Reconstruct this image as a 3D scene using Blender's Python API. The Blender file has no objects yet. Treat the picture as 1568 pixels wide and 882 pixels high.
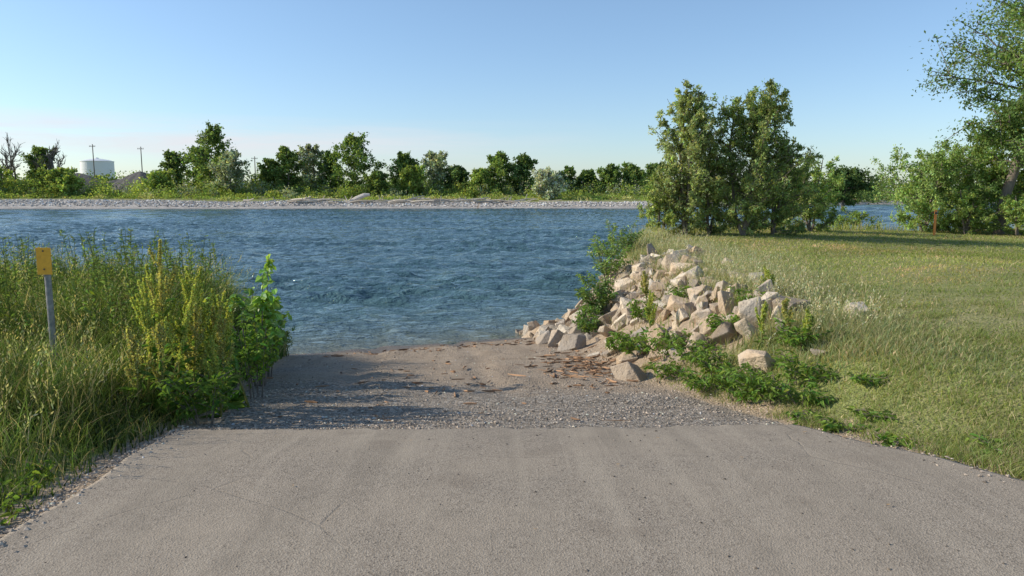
import bpy, bmesh, math
import numpy as np
from mathutils import Vector
R = np.random.default_rng(7)
scene = bpy.context.scene
WZ = -1.4

# ------------------------------------------------------------ helpers
_tab = np.random.default_rng(3).random((256, 256))
def vn(x, y, s=1.0, seed=0):
    x = np.asarray(x, float)/s + 37.3*seed + 500.; y = np.asarray(y, float)/s + 91.7*seed + 500.
    xi = np.floor(x).astype(int); yi = np.floor(y).astype(int)
    fx = x-xi; fy = y-yi; fx = fx*fx*(3-2*fx); fy = fy*fy*(3-2*fy)
    a = _tab[xi % 256, yi % 256]; b = _tab[(xi+1) % 256, yi % 256]
    c = _tab[xi % 256, (yi+1) % 256]; d = _tab[(xi+1) % 256, (yi+1) % 256]
    return (a*(1-fx)+b*fx)*(1-fy) + (c*(1-fx)+d*fx)*fy
def fbm(x, y, s=1.0, seed=0, o=4):
    r = 0; a = .5
    for i in range(o):
        r = r + a*vn(x, y, s/2**i, seed+i); a *= .5
    return r/(1-.5**o)
def ss(a, b, x):
    t = np.clip((x-a)/(b-a), 0, 1); return t*t*(3-2*t)
def lerp(a, b, t): return a + (b-a)*t

def mk(name, V, F, mat, col=None, parent=None, smooth=False, attrs=None):
    V = np.asarray(V, float).reshape(-1, 3); F = np.asarray(F, int)
    me = bpy.data.meshes.new(name)
    k = F.shape[1]; m = len(F)
    me.vertices.add(len(V)); me.vertices.foreach_set('co', V.astype(np.float32).ravel())
    me.loops.add(m*k); me.loops.foreach_set('vertex_index', F.astype(np.int32).ravel())
    me.polygons.add(m); me.polygons.foreach_set('loop_start', (np.arange(m)*k).astype(np.int32))
    try: me.polygons.foreach_set('loop_total', np.full(m, k, np.int32))
    except Exception: pass
    me.polygons.foreach_set('use_smooth', np.full(m, smooth, bool))
    me.update(calc_edges=True)
    if col is not None:
        a = me.color_attributes.new('Col', 'FLOAT_COLOR', 'POINT')
        c = np.ones((len(V), 4), np.float32); c[:, :3] = col
        a.data.foreach_set('color', c.ravel())
    if attrs:
        for n, v in attrs.items():
            a = me.attributes.new(n, 'FLOAT', 'POINT'); a.data.foreach_set('value', np.asarray(v, np.float32).ravel())
    ob = bpy.data.objects.new(name, me); scene.collection.objects.link(ob)
    me.materials.append(mat)
    if parent: ob.parent = parent
    return ob
def empty(name, loc=(0, 0, 0)):
    e = bpy.data.objects.new(name, None); scene.collection.objects.link(e)
    e.empty_display_size = .2
    return e

class Geo:
    def __init__(s): s.V = []; s.F = []; s.C = []; s.n = 0
    def add(s, V, F, C=None):
        V = np.asarray(V, float).reshape(-1, 3); s.V.append(V); s.F.append(np.asarray(F)+s.n); s.n += len(V)
        s.C.append(np.broadcast_to(np.asarray((1, 1, 1) if C is None else C, float), (len(V), 3)))
    def make(s, name, mat, parent=None, smooth=False):
        return mk(name, np.concatenate(s.V), np.concatenate(s.F), mat, np.concatenate(s.C), parent, smooth)

def tube(P, rad, sides=6):
    P = np.asarray(P, float); K = len(P); rad = np.broadcast_to(np.asarray(rad, float), (K,))
    T = np.gradient(P, axis=0); T /= np.linalg.norm(T, axis=1)[:, None]+1e-9
    ref = np.where(np.abs(T[:, 2:3]) > .9, np.array([[1., 0, 0]]), np.array([[0, 0, 1.]]))
    A = np.cross(T, ref); A /= np.linalg.norm(A, axis=1)[:, None]+1e-9
    B = np.cross(T, A)
    an = np.arange(sides)/sides*2*np.pi
    V = P[:, None]+rad[:, None, None]*(A[:, None]*np.cos(an)[None, :, None]+B[:, None]*np.sin(an)[None, :, None])
    i = np.arange(K-1)[:, None]*sides; j = np.arange(sides)[None]; j2 = (j+1) % sides
    F = np.stack([i+j, i+j2, i+sides+j2, i+sides+j], -1).reshape(-1, 4)
    return V.reshape(-1, 3), F

def unit(v): return v/(np.linalg.norm(v, axis=-1, keepdims=True)+1e-9)
def blades(P, H, W, lean, segs=3, wind=(0.07, 0.03)):
    N = len(P); az = R.random(N)*2*np.pi; a2 = R.random(N)*2*np.pi
    L = np.stack([np.cos(az), np.sin(az), 0*az], 1)*lean[:, None] + np.array([wind[0], wind[1], 0])
    S = np.stack([np.cos(a2), np.sin(a2), 0*a2], 1)
    t = np.linspace(0, 1, segs+1)
    w = np.maximum(1-t**1.6, .06)
    C = P[:, None]+H[:, None, None]*(np.array([0, 0, 1.])*(t[None]-.35*t[None]**2*np.minimum(lean, 1)[:, None])[..., None]+L[:, None]*(t**2)[None, :, None])
    A = C-S[:, None]*(W[:, None]*w[None])[..., None]*.5
    B = C+S[:, None]*(W[:, None]*w[None])[..., None]*.5
    V = np.stack([A, B], 2).reshape(-1, 3)
    b = (np.arange(N)*(segs+1)*2)[:, None]+(np.arange(segs)*2)[None]
    F = np.stack([b, b+1, b+3, b+2], -1).reshape(-1, 4)
    tt = np.broadcast_to(np.repeat(t, 2)[None], (N, 2*(segs+1)))
    return V, F, tt
def leaves(P, size, aspect=.5, droop=.2, six=False, up=.3, axis=None):
    N = len(P); size = np.broadcast_to(size, (N,))
    D = R.normal(size=(N, 3)) if axis is None else axis + R.normal(size=(N, 3))*.35
    D[:, 2] -= droop; D = unit(D)
    n = R.normal(size=(N, 3)); n[:, 2] += up*2
    S = unit(np.cross(D, n)); Nn = np.cross(S, D)
    s = size[:, None]
    if not six:
        V = np.stack([P, P+D*s*.45+S*s*aspect*.5, P+D*s, P+D*s*.45-S*s*aspect*.5], 1)
        b = np.arange(N)[:, None]*4; F = b+np.arange(4)[None]
        return V.reshape(-1, 3), F, 4
    f = Nn*s*.08
    V = np.stack([P, P+D*s*.25+S*s*aspect*.48+f, P+D*s*.62+S*s*aspect*.36+f*.7, P+D*s-Nn*s*.12,
                  P+D*s*.62-S*s*aspect*.36+f*.7, P+D*s*.25-S*s*aspect*.48+f], 1)
    b = np.arange(N)[:, None]*6
    F = np.concatenate([b+np.array([0, 1, 2, 3]), b+np.array([0, 3, 4, 5])], 0)
    return V.reshape(-1, 3), F, 6
GAIN = 1.5
def vary(base, N, k, amt=.25, hue=.12):
    b = np.asarray(base)[None]*GAIN*np.exp(R.normal(size=(N, 1))*amt)
    b = b*(1+R.normal(size=(N, 3))*np.array([hue, hue*.4, hue]))
    return np.repeat(np.clip(b, .002, .8), k, 0)

# ------------------------------------------------------------ terrain
def xl(y): return np.interp(y, [-30, 3, 5.5, 10.4, 13.6, 22], [-2.35, -2.35, -2.5, -3.4, -4.05, -5.8])
def xr(y): return np.interp(y, [-30, 1, 4, 5.6, 8.9, 15.2, 22], [5.5, 4.5, 2.86, 2.19, 1.32, .49, -.3])
def rampz(x, y):
    ye = y - .40*(x+1.5)*ss(7, 14, y)
    return np.interp(ye, [-30, 3.2, 4.4, 5.44, 14.5, 30], [0, 0, -.06, -.2, -1.4, -4.2])
def shore(x): return np.interp(x, [-2, .5, 2, 3.5, 6, 10, 20, 60, 200, 900], [15, 15.8, 18.6, 22.0, 25.5, 28.5, 31.5, 36, 60, 90])
def farshore(x): return np.interp(x, [-900, -60, 28, 80, 150, 900], [122, 123, 128, 164, 172, 150]) + 5*(vn(x, x*0, 22, 5)-.5)+1.6*(vn(x, x*0, 5, 6)-.5)
def rw(y): return np.interp(y, [0, 4, 6, 8, 12, 17, 20], [1.8, 1.6, 1.3, 1.6, 2.4, 3.0, 3.0])
def height(x, y):
    x = np.asarray(x, float); y = np.asarray(y, float)
    rz = rampz(x, y)
    zl = -.05+.12*(fbm(x, y, 2.5, 1)-.5) - .12*ss(6, 10, y)
    zl = lerp(zl, -2.4, ss(10.2, 16.5, y+.25*(x+4)))
    B = np.interp(y, [-10, 3, 6, 10, 17, 20, 30], [.0, .02, .14, .22, .26, .38, .40])
    B = B + .095*np.clip(x-3, 0, 4)*(1-ss(7, 20, y)) - .035*np.clip(x-7, 0, 8)*ss(10, 18, y) + .06*(fbm(x, y, 3, 9)-.5)
    sy = shore(x)
    zb = lerp(B, -1.4, ss(sy-2.6, sy, y)); zb = np.where(y > sy, -1.4-.35*(y-sy), zb); zb = np.maximum(zb, -3.5)
    tl = ss(0, .9, xl(y)-x); tr = ss(0, 1, (x-xr(y))/rw(y))
    z = lerp(rz, zl, tl); z = lerp(z, zb, tr)
    rough = ss(5.4, 6.2, y)*(1-tl)*(1-tr)
    z = z + rough*(.06*(fbm(x*.6, y*1.8, .8, 20)-.5)+.02*(vn(x*.5, y*2.2, .35, 24)-.5))
    rx = x+.17*(y-5.5)+.12*np.sin(y*.9)
    z = z - rough*ss(6.5, 8, y)*.03*(np.exp(-((rx+1.25)/.15)**2)+np.exp(-((rx-.35)/.15)**2)-.5*np.exp(-((rx+.92)/.12)**2)-.5*np.exp(-((rx-.68)/.12)**2))
    z = np.maximum(z, -3.5)
    fs = farshore(x)
    zf = -1.4+np.clip((y-fs)*.12, -2, .7)+np.clip((y-fs-6)*.06, 0, 1.5)+(y > fs)*.4*(fbm(x, y, 9, 12)-.5)
    return np.where(y > 70, zf, z)

def steps(lo, hi, st, far_lo, far_hi, g=1.13):
    a = list(np.arange(lo, hi, st)); s = st; v = a[-1]
    while v < far_hi: s *= g; v += s; a.append(v)
    s = st; v = lo; b = []
    while v > far_lo: s *= g; v -= s; b.append(v)
    return np.array(b[::-1]+a)
xs = steps(-9, 14, .10, -1500, 1500, 1.085)
ys = np.concatenate([steps(-1, 30, .10, -40, 31, 1.15), np.arange(33, 115, 5), np.arange(117, 180, 1.0), 180+np.cumsum(2*1.13**np.arange(40))])
ys = ys[ys < 3000]
def grid(xs, ys):
    X, Y = np.meshgrid(xs, ys); nx = len(xs); ny = len(ys)
    i = np.arange(ny-1)[:, None]*nx+np.arange(nx-1)[None]
    F = np.stack([i, i+1, i+nx+1, i+nx], -1).reshape(-1, 4)
    return X.ravel(), Y.ravel(), F

# ------------------------------------------------------------ materials
def newmat(name):
    m = bpy.data.materials.new(name); m.use_nodes = True; nt = m.node_tree; nt.nodes.clear()
    out = nt.nodes.new('ShaderNodeOutputMaterial'); return m, nt, out
class NB:
    def __init__(s, nt): s.nt = nt; s.N = nt.nodes; s.L = nt.links
    def node(s, t, **k):
        n = s.N.new(t)
        for a, b in k.items(): setattr(n, a, b)
        return n
    def put(s, inp, v):
        if hasattr(v, 'is_linked') or hasattr(v, 'links'): s.L.new(v, inp)
        else: inp.default_value = v
    def pos(s): return s.node('ShaderNodeNewGeometry').outputs['Position']
    def scale(s, v, sc, rot=0):
        n = s.node('ShaderNodeMapping'); s.L.new(v, n.inputs[0]); n.inputs['Scale'].default_value = sc; n.inputs['Rotation'].default_value = (0, 0, rot); return n.outputs[0]
    def noise(s, v, sc, det=4, rough=.55, dist=0):
        n = s.node('ShaderNodeTexNoise'); s.L.new(v, n.inputs['Vector'])
        n.inputs['Scale'].default_value = sc; n.inputs['Detail'].default_value = det; n.inputs['Roughness'].default_value = rough; n.inputs['Distortion'].default_value = dist
        return n.outputs[0]
    def vor(s, v, sc, feat='F1', out='Distance'):
        n = s.node('ShaderNodeTexVoronoi', feature=feat); s.L.new(v, n.inputs['Vector']); n.inputs['Scale'].default_value = sc
        return n.outputs[out]
    def rng(s, v, a, b, c=0., d=1.):
        n = s.node('ShaderNodeMapRange'); s.put(n.inputs[0], v)
        for i, q in enumerate((a, b, c, d)): n.inputs[i+1].default_value = q
        return n.outputs[0]
    def math(s, op, a, b=0.):
        n = s.node('ShaderNodeMath', operation=op); s.put(n.inputs[0], a); s.put(n.inputs[1], b); return n.outputs[0]
    def mix(s, f, a, b, mode='MIX'):
        n = s.node('ShaderNodeMix', data_type='RGBA', blend_type=mode); s.put(n.inputs[0], f)
        def c(v): return (*v, 1) if isinstance(v, tuple) and len(v) == 3 else v
        s.put(n.inputs[6], c(a)); s.put(n.inputs[7], c(b)); return n.outputs[2]
    def attr(s, name, o='Fac'):
        n = s.node('ShaderNodeAttribute', attribute_name=name); return n.outputs[o]
    def bump(s, h, st, dist, nrm=None):
        n = s.node('ShaderNodeBump'); s.L.new(h, n.inputs['Height']); n.inputs['Strength'].default_value = st; n.inputs['Distance'].default_value = dist
        if nrm is not None: s.L.new(nrm, n.inputs['Normal'])
        return n.outputs[0]
    def princ(s, out, col, rough=.9, bump=None, spec=.3, metal=0.):
        p = s.node('ShaderNodeBsdfPrincipled'); s.put(p.inputs['Base Color'], (*col, 1) if isinstance(col, tuple) else col)
        s.put(p.inputs['Roughness'], rough); p.inputs['Specular IOR Level'].default_value = spec; p.inputs['Metallic'].default_value = metal
        if bump is not None: s.L.new(bump, p.inputs['Normal'])
        s.L.new(p.outputs[0], out.inputs[0]); return p

def foliage_mat(name, trans=.35, gloss=0, rough=.4):
    m, nt, out = newmat(name); b = NB(nt)
    c = b.attr('Col', 'Color')
    d = b.node('ShaderNodeBsdfDiffuse'); b.put(d.inputs[0], c)
    t = b.node('ShaderNodeBsdfTranslucent'); b.put(t.inputs[0], b.mix(1., c, (1.3, 1.25, .6), 'MULTIPLY'))
    mx = b.node('ShaderNodeMixShader'); mx.inputs[0].default_value = trans; nt.links.new(d.outputs[0], mx.inputs[1]); nt.links.new(t.outputs[0], mx.inputs[2])
    if not gloss:
        nt.links.new(mx.outputs[0], out.inputs[0]); return m
    g = b.node('ShaderNodeBsdfGlossy'); g.inputs['Roughness'].default_value = rough; g.inputs[0].default_value = (1, 1, 1, 1)
    m2 = b.node('ShaderNodeMixShader'); m2.inputs[0].default_value = gloss
    nt.links.new(mx.outputs[0], m2.inputs[1]); nt.links.new(g.outputs[0], m2.inputs[2]); nt.links.new(m2.outputs[0], out.inputs[0])
    return m
M_leaf = foliage_mat('leaf', .42); M_gloss = foliage_mat('glossy_leaf', .42, .05, .45); M_grass = foliage_mat('grass_blade', .38)
M_dry = foliage_mat('dry_matter', .1)

m, nt, out = newmat('bark'); b = NB(nt); p = b.pos()
n1 = b.noise(b.scale(p, (1, 1, .25)), 14, 5)
b.princ(out, b.mix(n1, (.08, .062, .046), (.30, .25, .20)), .9, b.bump(n1, .6, .02)); M_bark = m

# terrain
m, nt, out = newmat('ground'); b = NB(nt); p = b.pos()
grass = b.attr('grass'); grav = b.attr('gravel'); wet = b.attr('wet'); dirt = b.attr('dirt'); farg = b.attr('farside')
nL = b.noise(p, .5, 4); nM = b.noise(p, 3, 5, .6); nF = b.noise(p, 28, 4, .7); nFF = b.noise(p, 120, 3, .7)
gcol = b.mix(b.rng(nM, .35, .68), (.16, .185, .045), (.33, .31, .125))
gcol = b.mix(b.rng(nF, .45, .72), gcol, (.45, .38, .21))
gcol = b.mix(b.rng(nL, .4, .65), gcol, b.mix(nF, (.17, .22, .05), (.30, .31, .11)))
dcol = b.mix(b.rng(nF, .3, .7), (.31, .23, .15), (.56, .43, .30))
vcol = b.vor(p, 48, 'F1', 'Color'); vsep = b.node('ShaderNodeSeparateColor'); b.put(vsep.inputs[0], vcol)
grc = b.mix(b.math('POWER', vsep.outputs[0], 1.5), (.14, .115, .085), (.56, .48, .39))
grc = b.mix(b.rng(nM, .45, .7, 0, .75), grc, b.mix(nF, (.20, .165, .125), (.39, .325, .255)))
sand = b.mix(b.rng(nM, .3, .7), (.38, .29, .20), (.53, .415, .30))
sand = b.mix(b.rng(nFF, .4, .8), sand, (.25, .195, .145))
strk = b.noise(b.scale(p, (2.5, .35, 1), .17), 1.2, 4, .6)
sand = b.mix(b.rng(strk, .48, .7, 0, .65), sand, (.25, .195, .14))
edge = b.math('MULTIPLY', b.math('SUBTRACT', nM, .5), .8)
def th(a, lo=.4, hi=.6): return b.rng(b.math('ADD', a, edge), lo, hi)
col = b.mix(th(grav, .3, .7), sand, grc)
fcol = b.mix(b.rng(b.noise(p, .7, 4, .7), .3, .7), (.33, .295, .25), (.60, .545, .48))
col = b.mix(farg, col, fcol)
col = b.mix(th(dirt), col, dcol); col = b.mix(th(grass), col, gcol)
col = b.mix(b.math('MULTIPLY', wet, .85), col, b.mix(1., col, (.30, .27, .25), 'MULTIPLY'))
hb = b.math('ADD', b.math('MULTIPLY', nF, .7), b.math('ADD', b.math('MULTIPLY', nFF, .25), b.math('MULTIPLY', b.vor(p, 48), .5)))
bp = b.bump(hb, 1., .03); bp = b.bump(b.noise(b.scale(p, (1, 3, 1)), 3.5, 4), .6, .08, bp)
b.princ(out, col, b.rng(wet, 0, 1, .92, .35), bp, .25); M_ground = m

X, Y, F = grid(xs, ys); Z = height(X, Y)
far = Y > 70
lft = xl(Y)-X; rgt = X-xr(Y)
fw = np.interp(X, [-130, -75, -50, -20, 30], [20, 17, 13, 10, 9])
a_grass = np.where(far, ss(.7, 1.25, (Y-farshore(X)+3*(vn(X, Y, 6, 3)-.5))/fw), np.maximum(ss(.05, .35, lft), ss(.05, .6, rgt)))
rip = ss(7, 8.5, Y)*(1-ss(.75, 1.05, rgt/rw(Y)))*(rgt > 0)*(Y < 24)
a_grass = a_grass*np.where(far, 1, 1-.7*rip)
a_dirt = np.where(far, 0, np.maximum(ss(-.1, .1, rgt)*(1-ss(.3, 1.6, rgt))*1.0, rip))
a_dirt = np.maximum(a_dirt, ss(-.15, .0, lft)*(1-ss(.1, .3, lft)))
fade = (1-ss(6, 9, Y))*(rgt > 0)*(1-ss(2.5, 4.5, rgt))
a_dirt = np.maximum(a_dirt, .6*ss(.45, .75, vn(X, Y, 1.6, 31))*fade)
a_grass = a_grass-.5*ss(.42, .75, vn(X, Y, 1.3, 31))*fade
a_grav = np.where(far, 1, 1-ss(7.2, 10.5, Y+1.8*(vn(X, Y, 1.2, 8)-.5)+.4*(X+1.5)))
a_wet = (1-ss(-1.36, -1.22, Z+.12*(vn(X, Y, .7, 4)-.5)))*np.where(far, .5, 1)
mk('ground', np.stack([X, Y, Z], 1), F, M_ground, smooth=True, attrs=dict(grass=a_grass, dirt=a_dirt, gravel=a_grav, wet=a_wet, farside=far*1.))

# asphalt slab
m, nt, out = newmat('asphalt'); b = NB(nt); p = b.pos()
v1 = b.vor(p, 120, 'F1', 'Color'); sp = b.node('ShaderNodeSeparateColor'); b.put(sp.inputs[0], v1)
agg = b.mix(b.rng(sp.outputs[1], .1, 1.), (.295, .24, .18), (.51, .43, .335))
agg = b.mix(b.rng(sp.outputs[0], .88, .96), agg, (.14, .115, .09))
big = b.noise(p, 1.1, 5, .6); med = b.noise(p, 7, 4, .6)
agg = b.mix(b.rng(big, .38, .68, 0, .75), agg, (.48, .395, .295))
agg = b.mix(b.rng(med, .5, .8, 0, .6), agg, (.28, .235, .18))
st = b.noise(b.scale(p, (4.5, .35, 1), .06), 1, 3, .6)
agg = b.mix(b.rng(st, .50, .72, 0, .5), agg, (.56, .47, .355))
st2 = b.noise(b.scale(p, (2.2, .25, 1), -.10), 1.3, 4, .6)
agg = b.mix(b.rng(st2, .52, .72, 0, .55), agg, (.27, .225, .17))
st3 = b.noise(b.scale(p, (26, .5, 1), .12), 1, 3, .6)
agg = b.mix(b.rng(st3, .6, .75, 0, .3), agg, (.60, .50, .38))
fine = b.noise(p, 230, 2, .6); agg = b.mix(b.rng(fine, .35, .7, .55, 0), agg, (.16, .135, .105))
spot = b.noise(p, 1.7, 2, .4); agg = b.mix(b.rng(spot, .62, .74, 0, .5), agg, (.20, .16, .12))
cr = b.vor(b.mix(.25, p, b.node('ShaderNodeTexNoise').outputs[1], 'ADD'), .38, 'DISTANCE_TO_EDGE')
crm = b.math('MULTIPLY', b.rng(cr, 0, .004, 1, 0), b.rng(big, .42, .55))
agg = b.mix(b.math('MULTIPLY', crm, .3), agg, (.12, .10, .08))
hh = b.math('ADD', b.math('MULTIPLY', b.vor(p, 120), .5), b.math('MULTIPLY', b.noise(p, 90, 4, .7), .6))
b.princ(out, agg, .92, b.bump(b.math('SUBTRACT', hh, b.math('MULTIPLY', crm, .6)), .8, .005), .15); M_asph = m
ya = np.concatenate([np.arange(-12, 0, .5), np.arange(0, 4.8, .08), np.arange(4.8, 5.61, .03)])
ua = np.linspace(0, 1, 200)
U, YY = np.meshgrid(ua, ya)
el = xl(YY)+.16*(fbm(YY, YY*0, .7, 41)-.5)+.02; er = xr(YY)+.22*(fbm(YY, YY*0, .9, 43)-.5)
XX = lerp(el, er, U)
end = (5.42+.24*(fbm(XX, XX*0, .55, 44)-.5)+.08*(vn(XX, XX*0, .08, 45)-.5)+.05*XX)
YY2 = np.where(YY > 4.8, 4.8+(YY-4.8)/(ya[-1]-4.8)*(end-4.8), YY)
ZZ = rampz(XX, YY2)+.030+.012*(fbm(XX, YY2, 1.6, 47)-.5)
ed = (np.arange(len(ua)) == 0)[None] | (np.arange(len(ua)) == len(ua)-1)[None] | (np.arange(len(ya)) == len(ya)-1)[:, None]
ZZ = np.where(ed, ZZ-.06, ZZ)
nx = len(ua); i = np.arange(len(ya)-1)[:, None]*nx+np.arange(nx-1)[None]
FA = np.stack([i, i+1, i+nx+1, i+nx], -1).reshape(-1, 4)
mk('asphalt_road', np.stack([XX, YY2, ZZ], -1).reshape(-1, 3), FA, M_asph, smooth=True)

# water
m, nt, out = newmat('river_water'); b = NB(nt); p = b.pos()
sh = b.attr('shallow')
w1 = b.noise(b.scale(p, (.7, 1.5, 1)), 1.9, 4, .6, .6)
w3 = b.noise(b.scale(p, (.05, .18, 1)), 1, 3, .5)
w4 = b.noise(b.scale(p, (3, 6, 1)), 1.6, 3, .6)
wh = b.math('ADD', b.math('MULTIPLY', w1, .26), b.math('MULTIPLY', w4, .085))
bp = b.bump(wh, 1., 1.0)
deep = b.mix(b.rng(w3, .3, .7), (.048, .105, .125), (.075, .145, .155))
wc = b.mix(sh, deep, (.22, .20, .13))
pr = b.princ(out, wc, .07, bp, .5); pr.inputs['IOR'].default_value = 1.33; M_water = m
xw = steps(-32, 30, .2, -1500, 1500, 1.05); yw = [6., 8., 10., 11.5]
s = .10; v = 11.6
while v < 185:
    yw.append(v); v += s; s = max(.10, (v-22)*.0045+.10)
xw = np.array(xw); yw = np.array(yw)
X, Y, F = grid(xw, yw)
def ridge(x, y, s, seed): return 1-np.abs(2*vn(x, y, s, seed)-1)
wx = X+1.2*(vn(X, Y, 2.5, 80)-.5); wy = Y+.9*(vn(X, Y, 2.5, 81)-.5)+.15*X
patch = .5+1.0*ss(.3, .7, fbm(X*.35, Y, 7, 82))
rip_h = .145*ridge(wx*.55, wy, .75, 83)**1.5+.095*ridge(wx*.6+.35*wy, wy, .45, 84)+.09*vn(wx*.45, wy, 1.1, 85)+.035*ridge(wx, wy*1.2-.3*wx, .27, 86)
dep = WZ-height(X, Y); shal = np.where(Y < 70, np.exp(-np.clip(dep, 0, 9)/.3), 0)*.7
calm = np.where(Y < 70, ss(-.02, .5, dep), ss(0, .5, dep))*.90+.10
Zw = WZ + (rip_h-.18)*patch*calm
mk('river_water', np.stack([X, Y, Zw], 1), F, M_water, smooth=True, attrs=dict(shallow=shal))

# ------------------------------------------------------------ gravel & litter
def octs(P, S):
    N = len(P); base = np.array([[1, 0, 0], [0, 1, 0], [-1, 0, 0], [0, -1, 0], [0, 0, 1], [0, 0, -1.]])
    V = base[None]*(1+.5*(R.random((N, 6, 1))-.5))*S[:, None, None]*np.stack([np.ones(N), .6+.4*R.random(N), .35+.35*R.random(N)], 1)[:, None]
    a = R.random(N)*6.28; c, s_ = np.cos(a)[:, None], np.sin(a)[:, None]
    V = np.stack([V[..., 0]*c-V[..., 1]*s_, V[..., 0]*s_+V[..., 1]*c, V[..., 2]], -1)+P[:, None]
    f = np.array([[0, 1, 4], [1, 2, 4], [2, 3, 4], [3, 0, 4], [1, 0, 5], [2, 1, 5], [3, 2, 5], [0, 3, 5]])
    F = (np.arange(N)[:, None, None]*6+f[None]).reshape(-1, 3); return V.reshape(-1, 3), F
m, nt, out = newmat('stone_chips'); b = NB(nt); b.princ(out, b.attr('Col', 'Color'), .85); M_chip = m
N = 34000; yy = 5.45+R.random(N)**1.5*8.5; uu = R.random(N); xx = lerp(xl(yy)-.1, xr(yy)+.3, uu)
keep = R.random(N) < (.25+.75*ss(.4, .65, fbm(xx, yy*2, .9, 8)))*(1-.8*ss(7.5, 10, yy)); xx, yy = xx[keep], yy[keep]
N2 = 3200; y2 = 1+R.random(N2)*4.6; side = R.random(N2) < .75
x2 = np.where(side, xl(y2)-.02+R.normal(size=N2)*.09, xr(y2)+R.normal(size=N2)*.09)
N3 = 620; y3 = 2.2+R.random(N3)*3.2; x3 = lerp(xl(y3), xr(y3), R.random(N3))
xx = np.concatenate([xx, x2, x3]); yy = np.concatenate([yy, y2, y3])
S = .004+.015*R.random(len(xx))**3
S[-N3:] *= .5
zz = height(xx, yy)+np.where((yy < 5.35) & (xx > xl(yy)) & (xx < xr(yy)), .030, .0)
V, F = octs(np.stack([xx, yy, zz+S*.2], 1), S)
gc = np.array([.35, .285, .22])[None]*np.exp(R.normal(size=(len(xx), 1))*.38)
gc[-N3:] *= .4
mk('gravel', V, F, M_chip, np.repeat(np.minimum(gc, .6), 6, 0))

G = Geo(); N = 520
dx = np.concatenate([R.normal(1.0, .36, 340), R.normal(-.9, .8, 80), lerp(-3.2, .4, R.random(100))])
dy = np.concatenate([R.normal(9.7, .85, 340), R.normal(8.2, 1.5, 80), np.zeros(100)])
dy[420:] = 12.8+(dx[420:]+1.5)*.42+R.normal(0, .3, 100)
for i in range(N):
    x0, y0 = dx[i], dy[i]; L = R.uniform(.03, .16)*(2.2 if R.random() < .10 else 1); a = R.uniform(0, 3.14); r = R.uniform(.003, .012)
    t = np.linspace(-.5, .5, 4); P = np.stack([x0+np.cos(a)*L*t, y0+np.sin(a)*L*t+R.normal(size=4)*.008, t*0], 1)
    P[:, 2] = height(P[:, 0], P[:, 1])+r+R.random()*.02
    V, F = tube(P, [r*.6, r, r, r*.5], 5); G.add(V, F, np.array([.27, .16, .09])*R.uniform(.4, 1.9))
G.make('driftwood_debris', M_chip)

# ------------------------------------------------------------ rocks
m, nt, out = newmat('limestone_rock'); b = NB(nt); p = b.pos()
n1 = b.noise(p, 2.2, 5, .6); n2 = b.noise(p, 17, 5, .65)
c = b.mix(b.rng(n1, .35, .65), b.attr('Col', 'Color'), b.mix(1., b.attr('Col', 'Color'), (.88, .78, .65), 'MULTIPLY'))
c = b.mix(b.rng(n2, .50, .74, 0, .6), c, (.29, .235, .185))
b.princ(out, c, .9, b.bump(b.math('ADD', n2, b.math('MULTIPLY', b.noise(p, 60, 3, .7), .3)), .9, .045), .2); M_rock = m
def rockshape(seed):
    r = np.random.default_rng(seed); bm = bmesh.new()
    for i in range(8):
        c = np.array([(i & 1)*2-1, (i >> 1 & 1)*2-1, (i >> 2 & 1)*2-1.])*r.uniform(.45, 1.1, 3)
        bm.verts.new(c)
    for i in range(3):
        c = unit(r.normal(size=3))*r.uniform(.95, 1.3); bm.verts.new(c)
    res = bmesh.ops.convex_hull(bm, input=bm.verts[:])
    bmesh.ops.delete(bm, geom=[v for v in bm.verts if not v.link_faces], context='VERTS')
    bmesh.ops.dissolve_limit(bm, angle_limit=.28, verts=bm.verts[:], edges=bm.edges[:])
    bmesh.ops.bevel(bm, geom=bm.edges[:], offset=.05, segments=1, affect='EDGES', profile=.5)
    bmesh.ops.triangulate(bm, faces=bm.faces[:]); bm.verts.index_update()
    V = np.array([v.co[:] for v in bm.verts]); F = np.array([[v.index for v in f.verts] for f in bm.faces]); bm.free(); return V, F
shapes = [rockshape(i) for i in range(24)]
def rotm(r):
    q = unit(r.normal(size=4)); w, x, y, z = q
    return np.array([[1-2*(y*y+z*z), 2*(x*y-z*w), 2*(x*z+y*w)], [2*(x*y+z*w), 1-2*(x*x+z*z), 2*(y*z-x*w)], [2*(x*z-y*w), 2*(y*z+x*w), 1-2*(x*x+y*y)]])
rockcols = [(.66, .57, .45), (.74, .66, .54), (.58, .47, .35), (.50, .44, .37), (.66, .54, .41), (.42, .36, .29)]
def addrock(G, x, y, s, zoff=.2, k=None, sc=None):
    V, F = shapes[R.integers(24) if k is None else k]; M = rotm(R)
    sc = R.uniform([.8, .45, .35], [1.3, .95, .75]) if sc is None else sc
    V = (V*sc)@M.T*s; z = float(height(x, y)); V = V+np.array([x, y, z+zoff*s])
    G.add(V, F, np.array(rockcols[R.integers(6)])*R.uniform(.75, 1.12))
G = Geo()
cnt = 0
while cnt < 760:
    y = R.uniform(8.2, 19.0); f = R.uniform(-.08, 1.12)
    if y < 11.5 and R.random() > (.7 if f > .5 else .22): continue
    if f < .3 and y < 12.5 and R.random() < .7: continue
    if y > 15.5 and f > .7: continue
    if f > 1. and R.random() < .5: continue
    x = float(xr(y)+f*rw(y)); s = R.choice([.08, .12, .17, .22], p=[.32, .36, .24, .08])*R.uniform(.8, 1.15)
    addrock(G, x, y, s, R.uniform(-.15, .45)); cnt += 1
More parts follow.
